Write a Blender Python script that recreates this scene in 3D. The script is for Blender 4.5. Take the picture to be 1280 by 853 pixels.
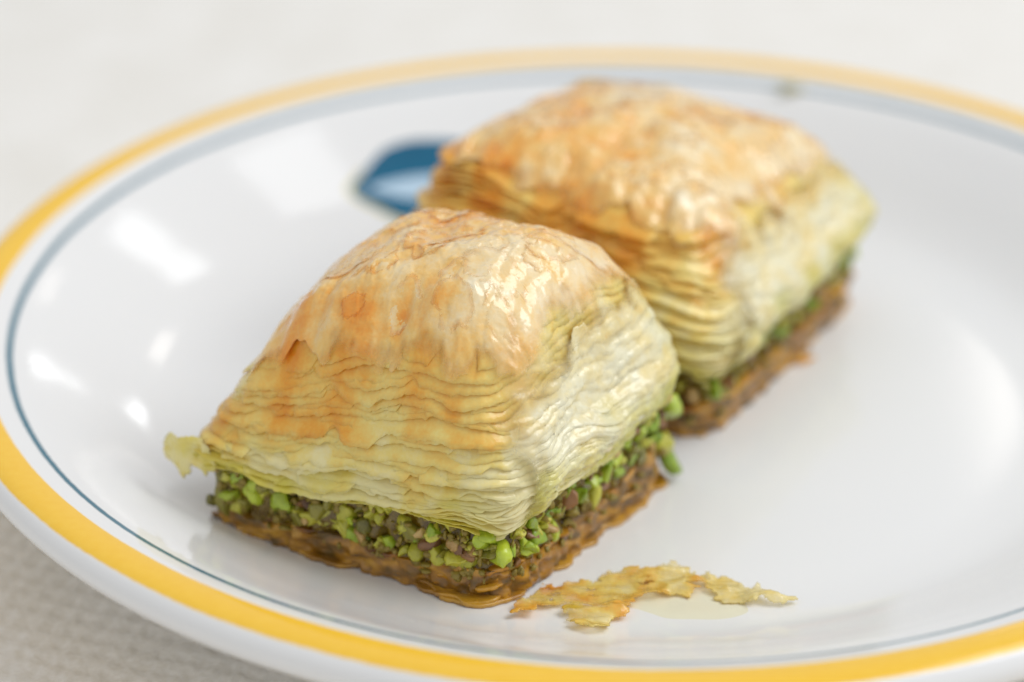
import bpy, math
import numpy as np

# ------------------------------------------------------------------ scene, camera, light
for o in list(bpy.data.objects):
    bpy.data.objects.remove(o)
scene = bpy.context.scene
MM = 0.001
RIM = 22.0                       # height of the plate rim above the cloth, mm

cam_data = bpy.data.cameras.new('camera')
cam_data.lens = 85.0
cam_data.sensor_width = 36.0
cam_data.clip_start = 0.02
cam_data.clip_end = 50.0
cam = bpy.data.objects.new('camera', cam_data)
scene.collection.objects.link(cam)
cam.location = (-0.0174, -0.3119, 0.1580 + RIM * MM)
cam.rotation_euler = (math.radians(90 - 28.01), 0, 0)
cam_data.dof.use_dof = True
cam_data.dof.focus_distance = 0.299
cam_data.dof.aperture_fstop = 8.0
cam_data.dof.aperture_blades = 7
scene.camera = cam

world = bpy.data.worlds.new('World')
scene.world = world
world.use_nodes = True
wb = world.node_tree.nodes['Background']
wb.inputs['Color'].default_value = (0.97, 0.98, 1.0, 1)
wb.inputs['Strength'].default_value = 0.61

scene.render.engine = 'CYCLES'
scene.cycles.use_denoising = True
scene.cycles.max_bounces = 22
scene.cycles.diffuse_bounces = 16
scene.cycles.transmission_bounces = 12
scene.cycles.transparent_max_bounces = 12
scene.cycles.sample_clamp_indirect = 4.0
scene.view_settings.view_transform = 'Standard'
scene.view_settings.look = 'None'
scene.view_settings.exposure = 0.02
scene.view_settings.gamma = 1.0
scene.view_settings.use_curve_mapping = False


def window_light(name, az, el, dist, w, h, radiance, col, roll=0.0):
    """A window seen from the plate at compass az (from +y towards +x), elevation el (degrees)."""
    l = bpy.data.lights.new(name, 'AREA')
    l.shape = 'RECTANGLE'
    l.size, l.size_y = w, h
    l.energy = radiance * math.pi * w * h
    l.color = col
    o = bpy.data.objects.new(name, l)
    scene.collection.objects.link(o)
    a, e = math.radians(az), math.radians(el)
    d = np.array([math.sin(a) * math.cos(e), math.cos(a) * math.cos(e), math.sin(e)])
    o.location = tuple(d * dist)
    from mathutils import Vector, Matrix
    q = Vector(-d).to_track_quat('-Z', 'Y')
    o.rotation_mode = 'QUATERNION'
    o.rotation_quaternion = q @ Matrix.Rotation(math.radians(roll), 4, 'Z').to_quaternion()
    return o


DAY = (0.97, 0.985, 1.0)
window_light('window_light_high', 92, 52, 1.5, 1.0, 0.85, 4.6, DAY)
window_light('window_light_sky', 45, 57, 1.6, 0.26, 0.24, 2.5, DAY)
window_light('window_light_mid', 30, 39, 1.6, 0.13, 0.14, 3.4, DAY)
window_light('window_light_warm', 16.0, 29, 1.6, 0.09, 0.14, 2.7, (1.0, 0.93, 0.86), 25)
window_light('window_light_low', 11.0, 16, 1.6, 0.05, 0.11, 4.5, DAY, 10)

# ------------------------------------------------------------------ noise
def _hash(ix, iy, iz, seed):
    h = (ix.astype(np.int64) * 374761393 + iy.astype(np.int64) * 668265263
         + iz.astype(np.int64) * 2147483647 + np.int64(seed) * 1274126177) & 0xFFFFFFFF
    h = ((h ^ (h >> 13)) * 1274126177) & 0xFFFFFFFF
    h = ((h ^ (h >> 16)) * 2246822519) & 0xFFFFFFFF
    h = h ^ (h >> 15)
    return (h & 0xFFFFFF) / float(0xFFFFFF)


def noise(x, y, z=0.0, seed=0):
    """value noise in -1..1"""
    x, y, z = np.broadcast_arrays(np.asarray(x, float), np.asarray(y, float), np.asarray(z, float))
    ix, iy, iz = np.floor(x), np.floor(y), np.floor(z)
    fx, fy, fz = x - ix, y - iy, z - iz
    fx = fx * fx * fx * (fx * (fx * 6 - 15) + 10)
    fy = fy * fy * fy * (fy * (fy * 6 - 15) + 10)
    fz = fz * fz * fz * (fz * (fz * 6 - 15) + 10)
    r = 0.0
    for dx in (0, 1):
        wx = fx if dx else 1 - fx
        for dy in (0, 1):
            wy = fy if dy else 1 - fy
            for dz in (0, 1):
                wz = fz if dz else 1 - fz
                r = r + wx * wy * wz * _hash(ix + dx, iy + dy, iz + dz, seed)
    return r * 2 - 1


def fbm(x, y, z=0.0, seed=0, octs=4, gain=0.5):
    r, a, s = 0.0, 1.0, 0.0
    for i in range(octs):
        f = 2.03 ** i
        r = r + a * noise(np.asarray(x) * f + 13.7 * i, np.asarray(y) * f - 7.1 * i, np.asarray(z) * f, seed + i)
        s += a
        a *= gain
    return r / s * 1.5


def sstep(a, b, x):
    t = np.clip((x - a) / (b - a), 0, 1)
    return t * t * (3 - 2 * t)


# ------------------------------------------------------------------ mesh helpers
def make_mesh(name, co, faces, attrs=None, smooth=True, outward=None):
    """co in mm (n,3); faces (m,4) or (m,3) int array"""
    me = bpy.data.meshes.new(name)
    co = np.asarray(co, np.float32) * MM
    faces = np.asarray(faces, np.int32)
    k = faces.shape[1]
    me.vertices.add(len(co))
    me.vertices.foreach_set('co', co.ravel())
    me.loops.add(faces.size)
    me.loops.foreach_set('vertex_index', faces.ravel())
    me.polygons.add(len(faces))
    me.polygons.foreach_set('loop_start', np.arange(len(faces), dtype=np.int32) * k)
    me.polygons.foreach_set('loop_total', np.full(len(faces), k, np.int32))
    if attrs:
        for an, av in attrs.items():
            at = me.attributes.new(an, 'FLOAT', 'POINT')
            at.data.foreach_set('value', np.asarray(av, np.float32).ravel())
    me.update(calc_edges=True)
    me.validate()
    if outward is not None:          # flip if most of it looks the wrong way
        nr = np.zeros(len(me.polygons) * 3, np.float32)
        ce = np.zeros(len(me.polygons) * 3, np.float32)
        me.polygons.foreach_get('normal', nr)
        me.polygons.foreach_get('center', ce)
        nr, ce = nr.reshape(-1, 3), ce.reshape(-1, 3)
        d = nr[:, 2] if outward == 'up' else ((ce - ce.mean(0)) * nr).sum(1)
        if d.sum() < 0:
            me.flip_normals()
    if smooth:
        me.polygons.foreach_set('use_smooth', np.ones(len(me.polygons), bool))
    return me


def link(name, me, mat, parent=None):
    o = bpy.data.objects.new(name, me)
    scene.collection.objects.link(o)
    if mat is not None and len(me.materials) == 0:
        me.materials.append(mat)
    if parent is not None:
        o.parent = parent
    return o


def thing(name, label, cat, loc_mm):
    o = bpy.data.objects.new(name, None)
    scene.collection.objects.link(o)
    o.empty_display_size = 0.01
    o.location = tuple(np.array(loc_mm) * MM)
    o['label'] = label
    o['category'] = cat
    return o


def grid_faces(nu, nv, wrap=False):
    i = np.arange(nu if wrap else nu - 1)[:, None]
    j = np.arange(nv - 1)[None, :]
    i2 = (i + 1) % nu
    f = np.stack([i * nv + j, i2 * nv + j, i2 * nv + j + 1, i * nv + j + 1], -1)
    return f.reshape(-1, 4)


def shell(co, faces, thick, attrs):
    """give an open sheet a thickness (mm) along -normal and close its border"""
    co = np.asarray(co, float)
    n = np.zeros_like(co)
    a, b, c, d = (co[faces[:, i]] for i in range(4))
    fn = np.cross(c - a, d - b)
    for i in range(4):
        np.add.at(n, faces[:, i], fn)
    n /= np.maximum(np.linalg.norm(n, axis=1, keepdims=True), 1e-9)
    N = len(co)
    th = np.asarray(thick).reshape(-1, 1) if np.ndim(thick) else thick
    co2 = np.vstack([co, co - n * th])
    e = np.concatenate([faces[:, [i, (i + 1) % 4]] for i in range(4)])
    key = e[:, 0].astype(np.int64) * (N + 1) + e[:, 1]
    rkey = e[:, 1].astype(np.int64) * (N + 1) + e[:, 0]
    be = e[~np.isin(key, rkey)]
    side = np.stack([be[:, 1], be[:, 0], be[:, 0] + N, be[:, 1] + N], 1)
    f2 = np.vstack([faces, faces[:, ::-1] + N, side])
    at = {k: np.concatenate([v, v]) for k, v in attrs.items()}
    return co2, f2, at


# ------------------------------------------------------------------ materials
def new_mat(name):
    m = bpy.data.materials.new(name)
    m.use_nodes = True
    nt = m.node_tree
    nt.nodes.clear()
    return m, nt


def nd(nt, kind, **kw):
    n = nt.nodes.new(kind)
    for k, v in kw.items():
        if k.startswith('i_'):
            key = k[2:].replace('_', ' ')
            n.inputs[key].default_value = v
        else:
            setattr(n, k, v)
    return n


def ramp(nt, stops, fac):
    r = nt.nodes.new('ShaderNodeValToRGB')
    cr = r.color_ramp
    while len(cr.elements) < len(stops):
        cr.elements.new(0.5)
    for e, (p, c) in zip(cr.elements, stops):
        e.position = p
        e.color = (*c, 1)
    nt.links.new(fac, r.inputs['Fac'])
    return r.outputs['Color']


def srgb(r, g, b):
    return tuple(((c / 255) / 12.92 if c / 255 <= 0.04045 else ((c / 255 + 0.055) / 1.055) ** 2.4) for c in (r, g, b))


def mixc(nt, fac, a, b):
    m = nt.nodes.new('ShaderNodeMix')
    m.data_type = 'RGBA'
    L = nt.links
    if isinstance(fac, (int, float)):
        m.inputs[0].default_value = fac
    else:
        L.new(fac, m.inputs[0])
    for s, v in ((6, a), (7, b)):
        if isinstance(v, tuple):
            m.inputs[s].default_value = (*v, 1)
        else:
            L.new(v, m.inputs[s])
    return m.outputs[2]


def math_n(nt, op, a, b=None):
    m = nt.nodes.new('ShaderNodeMath')
    m.operation = op
    for i, v in enumerate((a, b)):
        if v is None:
            continue
        if isinstance(v, (int, float)):
            m.inputs[i].default_value = v
        else:
            nt.links.new(v, m.inputs[i])
    return m.outputs[0]


def filo_material(name, stops, green, rough, trans, coat, bump=0.25, tint=(1, 1, 1), fade=False):
    """thin baked pastry: colour follows 'toast' and 'green' attributes, light passes through"""
    m, nt = new_mat(name)
    L = nt.links
    out = nd(nt, 'ShaderNodeOutputMaterial')
    tc = nd(nt, 'ShaderNodeTexCoord')
    at = nd(nt, 'ShaderNodeAttribute', attribute_name='toast')
    ag = nd(nt, 'ShaderNodeAttribute', attribute_name='green')
    n1 = nd(nt, 'ShaderNodeTexNoise', i_Scale=420.0, i_Detail=5.0, i_Roughness=0.62)
    L.new(tc.outputs['Object'], n1.inputs['Vector'])
    n2 = nd(nt, 'ShaderNodeTexNoise', i_Scale=2300.0, i_Detail=3.0)
    L.new(tc.outputs['Object'], n2.inputs['Vector'])
    d1 = math_n(nt, 'MULTIPLY', math_n(nt, 'SUBTRACT', n1.outputs['Fac'], 0.5), 0.55)
    d2 = math_n(nt, 'MULTIPLY', math_n(nt, 'SUBTRACT', n2.outputs['Fac'], 0.5), 0.22)
    tf = math_n(nt, 'ADD', at.outputs['Fac'], math_n(nt, 'ADD', d1, d2))
    col = ramp(nt, stops, tf)
    gf = math_n(nt, 'MULTIPLY', ag.outputs['Fac'], math_n(nt, 'ADD', n1.outputs['Fac'], 0.35))
    gf.node.use_clamp = True
    col = mixc(nt, gf, col, green)
    p = nd(nt, 'ShaderNodeBsdfPrincipled')
    L.new(col, p.inputs['Base Color'])
    p.inputs['IOR'].default_value = 1.46
    rr = math_n(nt, 'ADD', math_n(nt, 'MULTIPLY', n1.outputs['Fac'], 0.35), rough - 0.17)
    L.new(rr, p.inputs['Roughness'])
    if isinstance(coat, float):
        p.inputs['Coat Weight'].default_value = coat
    p.inputs['Coat Roughness'].default_value = 0.05
    b = nd(nt, 'ShaderNodeBump', i_Strength=bump, i_Distance=0.0004)
    L.new(math_n(nt, 'ADD', n1.outputs['Fac'], math_n(nt, 'MULTIPLY', n2.outputs['Fac'], 0.35)), b.inputs['Height'])
    L.new(b.outputs['Normal'], p.inputs['Normal'])
    t = nd(nt, 'ShaderNodeBsdfTranslucent')
    L.new(mixc(nt, 0.35, col, tuple(np.array(tint) * np.array((1.0, 0.78, 0.34)))), t.inputs['Color'])
    mx = nd(nt, 'ShaderNodeMixShader')
    mx.inputs[0].default_value = trans
    L.new(p.outputs[0], mx.inputs[1])
    L.new(t.outputs[0], mx.inputs[2])
    if fade:                 # the thinnest, torn margin of the leaf lets what is under it show
        af = nd(nt, 'ShaderNodeAttribute', attribute_name='fade')
        tr = nd(nt, 'ShaderNodeBsdfTransparent')
        m2 = nd(nt, 'ShaderNodeMixShader')
        L.new(af.outputs['Fac'], m2.inputs[0])
        L.new(tr.outputs[0], m2.inputs[1])
        L.new(mx.outputs[0], m2.inputs[2])
        L.new(m2.outputs[0], out.inputs['Surface'])
    else:
        L.new(mx.outputs[0], out.inputs['Surface'])
    return m


STOPS = [(0.0, srgb(252, 243, 190)), (0.25, srgb(252, 231, 138)), (0.45, srgb(251, 210, 104)),
         (0.65, srgb(249, 182, 62)), (0.85, srgb(243, 150, 24)), (1.0, srgb(228, 126, 10))]
PEACH = [(0.0, srgb(253, 241, 210)), (0.25, srgb(252, 226, 172)), (0.45, srgb(251, 207, 124)),
         (0.65, srgb(249, 180, 76)), (0.85, srgb(243, 148, 28)), (1.0, srgb(228, 124, 12))]
M_FILO = filo_material('filo', STOPS, srgb(234, 222, 84), 0.36, 0.18, 0.6, 0.30)
M_PALE = filo_material('pale_filo', [(0.0, srgb(251, 246, 214)), (0.35, srgb(251, 234, 170)), (0.7, srgb(248, 204, 104)), (1.0, srgb(230, 150, 40))],
                       srgb(214, 208, 76), 0.30, 0.18, 0.8, 0.4, tint=(1.0, 1.15, 1.7), fade=True)
M_SKIN = filo_material('baked_skin', PEACH, srgb(232, 206, 90), 0.28, 0.10, 1.0, 0.32, fade=True)
M_STRIP = filo_material('soaked_strip', STOPS, srgb(232, 206, 60), 0.32, 0.35, 0.8, 0.4, fade=True)
M_SOGGY = filo_material('syrup_soaked_filo',
                        [(0.0, srgb(226, 164, 42)), (0.35, srgb(188, 122, 18)), (0.65, srgb(136, 82, 10)), (1.0, srgb(86, 48, 6))],
                        srgb(150, 130, 40), 0.34, 0.10, 0.9, 1.0)


def nut_material(name, c0, c1, rough=0.42, sss=0.25):
    m, nt = new_mat(name)
    L = nt.links
    out = nd(nt, 'ShaderNodeOutputMaterial')
    tc = nd(nt, 'ShaderNodeTexCoord')
    oi = nd(nt, 'ShaderNodeObjectInfo')
    n1 = nd(nt, 'ShaderNodeTexNoise', i_Scale=700.0, i_Detail=4.0)
    L.new(tc.outputs['Object'], n1.inputs['Vector'])
    f = math_n(nt, 'ADD', math_n(nt, 'MULTIPLY', n1.outputs['Fac'], 0.8),
               math_n(nt, 'MULTIPLY', math_n(nt, 'SUBTRACT', oi.outputs['Random'], 0.4), 0.6))
    col = ramp(nt, [(0.2, c0), (0.75, c1)], f)
    p = nd(nt, 'ShaderNodeBsdfPrincipled')
    L.new(col, p.inputs['Base Color'])
    p.inputs['Roughness'].default_value = rough
    p.inputs['Subsurface Weight'].default_value = sss
    p.inputs['Subsurface Radius'].default_value = (0.7, 0.8, 0.15)
    p.inputs['Subsurface Scale'].default_value = 0.0012
    p.inputs['Coat Weight'].default_value = 0.6
    p.inputs['Coat Roughness'].default_value = 0.12
    b = nd(nt, 'ShaderNodeBump', i_Strength=0.5, i_Distance=0.0004)
    n2 = nd(nt, 'ShaderNodeTexNoise', i_Scale=1600.0, i_Detail=3.0)
    L.new(tc.outputs['Object'], n2.inputs['Vector'])
    L.new(n2.outputs['Fac'], b.inputs['Height'])
    L.new(b.outputs['Normal'], p.inputs['Normal'])
    L.new(p.outputs[0], out.inputs['Surface'])
    return m


M_NUT = [nut_material('pistachio_green', srgb(126, 156, 20), srgb(190, 206, 54)),
         nut_material('pistachio_yellow_green', srgb(170, 168, 36), srgb(214, 208, 78)),
         nut_material('pistachio_olive', srgb(104, 98, 20), srgb(152, 144, 42)),
         nut_material('pistachio_skin', srgb(98, 62, 28), srgb(156, 108, 60), 0.5, 0.05),
         nut_material('nut_crumb_tan', srgb(160, 120, 60), srgb(206, 172, 104), 0.5, 0.1)]
M_PASTE = nut_material('nut_paste', srgb(104, 78, 8), srgb(162, 142, 30), 0.26, 0.2)


# ------------------------------------------------------------------ the plate
PROFILE = np.array([(0, -15.4), (30, -15.3), (52, -15.15), (60, -14.9), (66, -13.9), (72, -11.4), (80, -6.7), (86, -3.1),
                    (88.7, -1.8), (91, -0.8), (93, -0.2), (95, 0.0), (96.4, -0.25), (97.3, -0.9), (97.9, -1.9), (97.9, -3.1),
                    (96.9, -4.7), (93, -7.8), (86, -12.4), (76, -17.6), (69, -19.7), (63.5, -20.4), (62.0, -21.8),
                    (60.5, -22.0), (58.5, -22.0), (57.2, -21.6), (56.3, -20.0), (30, -19.6), (0, -19.5)], float)


def spline(P, sub):
    out = []
    n = len(P)
    for i in range(n - 1):
        p0, p1, p2, p3 = P[max(i - 1, 0)], P[i], P[i + 1], P[min(i + 2, n - 1)]
        k = np.linalg.norm(p2 - p1)
        m1 = (p2 - p0) / max(np.linalg.norm(p2 - p0), 1e-6) * k
        m2 = (p3 - p1) / max(np.linalg.norm(p3 - p1), 1e-6) * k
        for t in np.linspace(0, 1, sub, endpoint=False):
            h = (2 * t**3 - 3 * t**2 + 1, t**3 - 2 * t**2 + t, -2 * t**3 + 3 * t**2, t**3 - t**2)
            out.append(h[0] * p1 + h[1] * m1 + h[2] * p2 + h[3] * m2)
    out.append(P[-1])
    return np.array(out)


PR = spline(PROFILE, 6)
PR[:, 1] += RIM + 0.05
_top = PR[:11 * 6 + 1]


def plate_z(x, y):
    return np.interp(np.hypot(x, y), _top[:, 0], _top[:, 1])


def plate_material():
    m, nt = new_mat('glazed_porcelain')
    L = nt.links
    out = nd(nt, 'ShaderNodeOutputMaterial')
    tc = nd(nt, 'ShaderNodeTexCoord')
    sx = nd(nt, 'ShaderNodeSeparateXYZ')
    L.new(tc.outputs['Object'], sx.inputs[0])
    x, y, z = sx.outputs
    nz = nd(nt, 'ShaderNodeTexNoise', i_Scale=26.0, i_Detail=3.0)
    L.new(tc.outputs['Object'], nz.inputs['Vector'])
    nf = nd(nt, 'ShaderNodeTexNoise', i_Scale=900.0, i_Detail=2.0)
    L.new(tc.outputs['Object'], nf.inputs['Vector'])
    r = math_n(nt, 'SQRT', math_n(nt, 'ADD', math_n(nt, 'MULTIPLY', x, x), math_n(nt, 'MULTIPLY', y, y)))
    r = math_n(nt, 'ADD', r, math_n(nt, 'MULTIPLY', math_n(nt, 'SUBTRACT', nz.outputs['Fac'], 0.5), 0.0006))
    r = math_n(nt, 'ADD', r, math_n(nt, 'MULTIPLY', math_n(nt, 'SUBTRACT', nf.outputs['Fac'], 0.5), 0.00018))
    top = math_n(nt, 'GREATER_THAN', z, (RIM - 16.5) * MM)

    def band(a, b, s=0.00016):
        def up(e, sgn):
            mr = nd(nt, 'ShaderNodeMapRange')
            L.new(r, mr.inputs['Value'])
            mr.inputs['From Min'].default_value = e - s * sgn
            mr.inputs['From Max'].default_value = e + s * sgn
            return mr.outputs[0]
        return math_n(nt, 'MULTIPLY', math_n(nt, 'MULTIPLY', up(a, 1), up(b, -1)), top)
    porcelain = mixc(nt, nz.outputs['Fac'], srgb(233, 233, 233), srgb(238, 238, 237))
    yel = mixc(nt, nf.outputs['Fac'], srgb(246, 194, 54), srgb(250, 204, 72))
    blu = mixc(nt, nz.outputs['Fac'], srgb(0, 90, 112), srgb(0, 106, 130))
    lineamt = math_n(nt, 'MULTIPLY', band(0.08835, 0.0892, 0.00018), 0.97)
    c = mixc(nt, band(0.0920, 0.0967), porcelain, yel)
    c = mixc(nt, lineamt, c, blu)
    p = nd(nt, 'ShaderNodeBsdfPrincipled')
    L.new(c, p.inputs['Base Color'])
    p.inputs['Roughness'].default_value = 0.10
    p.inputs['IOR'].default_value = 1.5
    L.new(p.outputs[0], out.inputs['Surface'])
    return m


def glaze_material(name, c0, c1):
    m, nt = new_mat(name)
    out = nd(nt, 'ShaderNodeOutputMaterial')
    tc = nd(nt, 'ShaderNodeTexCoord')
    n1 = nd(nt, 'ShaderNodeTexNoise', i_Scale=180.0, i_Detail=4.0)
    nt.links.new(tc.outputs['Object'], n1.inputs['Vector'])
    c = mixc(nt, n1.outputs['Fac'], c0, c1)
    p = nd(nt, 'ShaderNodeBsdfPrincipled')
    nt.links.new(c, p.inputs['Base Color'])
    p.inputs['Roughness'].default_value = 0.10
    nt.links.new(p.outputs[0], out.inputs['Surface'])
    return m


M_PLATE = plate_material()
plate = thing('plate', 'round white porcelain plate with yellow rim band and thin blue line', 'plate', (0, 0, 0))
SEG = 288
ang = np.linspace(0, 2 * math.pi, SEG, endpoint=False)
prr = PR[:, 0][None, :]
wob = 1 + 0.0012 * np.sin(2 * ang + 0.7)[:, None] * (prr / 100) ** 2
co = np.stack([prr * wob * np.cos(ang)[:, None], prr * wob * np.sin(ang)[:, None],
               np.broadcast_to(PR[:, 1][None, :], (SEG, len(PR)))], -1)
pf = grid_faces(SEG, len(PR), wrap=True)
plate_body = link('dish', make_mesh('dish', co.reshape(-1, 3), pf[:, ::-1]), M_PLATE, plate)


def inside(poly, x, y):
    r = np.zeros(x.shape, bool)
    n = len(poly)
    j = n - 1
    for i in range(n):
        xi, yi = poly[i]
        xj, yj = poly[j]
        c = ((yi > y) != (yj > y)) & (x < (xj - xi) * (y - yi) / (yj - yi + 1e-12) + xi)
        r ^= c
        j = i
    return r


def decal(name, pts, mat, lift):
    """flat painted glaze patch lying on the plate surface; pts = outline in mm"""
    pts = np.array(pts, float)
    c = pts.mean(0)
    seg = np.linspace(0, 1, 40)
    # fan of rings from the centre to the outline
    n = len(pts)
    co = []
    for k in np.linspace(0.02, 1, 14):
        q = c + (pts - c) * k
        co.append(np.column_stack([q, plate_z(q[:, 0], q[:, 1]) + lift]))
    co = np.stack(co, 1)
    return link(name, make_mesh(name, co.reshape(-1, 3), grid_faces(n, 14, wrap=True), outward='up'), mat, plate)


# ------------------------------------------------------------------ the cloth
def cloth():
    xs = np.concatenate([np.linspace(-1500, -200, 30), np.linspace(-195, -125, 30), np.linspace(-120, -10, 400),
                         np.linspace(-5, 200, 50), np.linspace(210, 1500, 30)])
    ys = np.concatenate([np.linspace(-900, -160, 20), np.linspace(-155, -15, 420), np.linspace(-10, 300, 60), np.linspace(310, 2000, 40)])
    X, Y = np.meshgrid(xs, ys, indexing='ij')
    a = math.radians(24)
    wx = X + 0.5 * fbm(X / 9, Y / 9, 0, 5, 2)
    wy = Y + 0.5 * fbm(X / 9, Y / 9, 3, 6, 2)
    U = (wx * math.cos(a) + wy * math.sin(a)) / 2.3
    V = (-wx * math.sin(a) + wy * math.cos(a)) / 2.3
    tw = np.cos(math.pi * U) * np.cos(math.pi * V)
    fine = (sstep(-123, -116, X) * (1 - sstep(-16, -11, X)) * sstep(-158, -150, Y) * (1 - sstep(-21, -16, Y)))
    h = (0.22 * tw + 0.06 * np.abs(np.sin(math.pi * U)) + 0.07 * fbm(X / 0.8, Y / 0.8, 0, 9, 2)) * fine
    Z = h + 0.35 * fbm(X / 70, Y / 70, 0, 12, 2) * sstep(105, 150, np.hypot(X, Y)) - 0.45
    co = np.stack([X, Y, Z], -1).reshape(-1, 3)
    m, nt = new_mat('cream_woven_cotton')
    L = nt.links
    out = nd(nt, 'ShaderNodeOutputMaterial')
    tc = nd(nt, 'ShaderNodeTexCoord')
    n1 = nd(nt, 'ShaderNodeTexNoise', i_Scale=1400.0, i_Detail=3.0)
    n2 = nd(nt, 'ShaderNodeTexNoise', i_Scale=60.0, i_Detail=4.0)
    for n in (n1, n2):
        L.new(tc.outputs['Object'], n.inputs['Vector'])
    f = math_n(nt, 'ADD', math_n(nt, 'MULTIPLY', n1.outputs['Fac'], 0.6), math_n(nt, 'MULTIPLY', n2.outputs['Fac'], 0.4))
    c = ramp(nt, [(0.3, srgb(228, 224, 215)), (0.7, srgb(245, 243, 239))], f)
    p = nd(nt, 'ShaderNodeBsdfPrincipled')
    L.new(c, p.inputs['Base Color'])
    p.inputs['Roughness'].default_value = 0.9
    p.inputs['Specular IOR Level'].default_value = 0.15
    p.inputs['Sheen Weight'].default_value = 0.15
    mp = nd(nt, 'ShaderNodeMapping')
    mp.inputs['Rotation'].default_value = (0, 0, a)
    L.new(tc.outputs['Object'], mp.inputs['Vector'])
    wv = nd(nt, 'ShaderNodeTexVoronoi', i_Scale=620.0)
    L.new(mp.outputs[0], wv.inputs['Vector'])
    b = nd(nt, 'ShaderNodeBump', i_Strength=0.35, i_Distance=0.0004)
    L.new(wv.outputs['Distance'], b.inputs['Height'])
    L.new(b.outputs['Normal'], p.inputs['Normal'])
    L.new(p.outputs[0], out.inputs['Surface'])
    o = link('tablecloth', make_mesh('tablecloth', co, grid_faces(len(xs), len(ys)), outward='up'), m)
    o['kind'] = 'structure'
    o['label'] = 'cream white woven tablecloth under the plate'
    o['category'] = 'tablecloth'
    return o


cloth()

# ------------------------------------------------------------------ pistachio chunk meshes shared by both pieces
def ico(sub):
    import bmesh
    bm = bmesh.new()
    bmesh.ops.create_icosphere(bm, subdivisions=sub, radius=1.0)
    co = np.array([v.co[:] for v in bm.verts])
    f = np.array([[v.index for v in fc.verts] for fc in bm.faces])
    bm.free()
    return co, f


ICO3 = ico(3)
ICO2 = ico(2)


def chunk_mesh(seed, base=ICO3):
    rng = np.random.default_rng(seed)
    co = base[0].copy()
    co *= rng.uniform(0.72, 1.28, 3)
    co *= np.array([1.25, 0.95, 0.8])
    for _ in range(8):                     # knife facets
        n = rng.normal(size=3)
        n /= np.linalg.norm(n)
        d = rng.uniform(0.30, 0.72)
        h = co @ n - d
        co -= np.outer(np.where(h > 0, h * 0.94, 0), n)
    h = fbm(co[:, 0] * 1.5 + seed, co[:, 1] * 1.5, co[:, 2] * 1.5, seed, 4, 0.6)
    co *= (1.12 + 0.30 * h)[:, None]
    return make_mesh('pistachio_chunk', co, base[1])


CHUNKS = {}


def chunk(variant, mi):
    """shared chunk mesh of one shape and one colour"""
    if (variant, mi) not in CHUNKS:
        me = chunk_mesh(100 + variant)
        me.materials.append(M_NUT[mi])
        CHUNKS[(variant, mi)] = me
    return CHUNKS[(variant, mi)]


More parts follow.
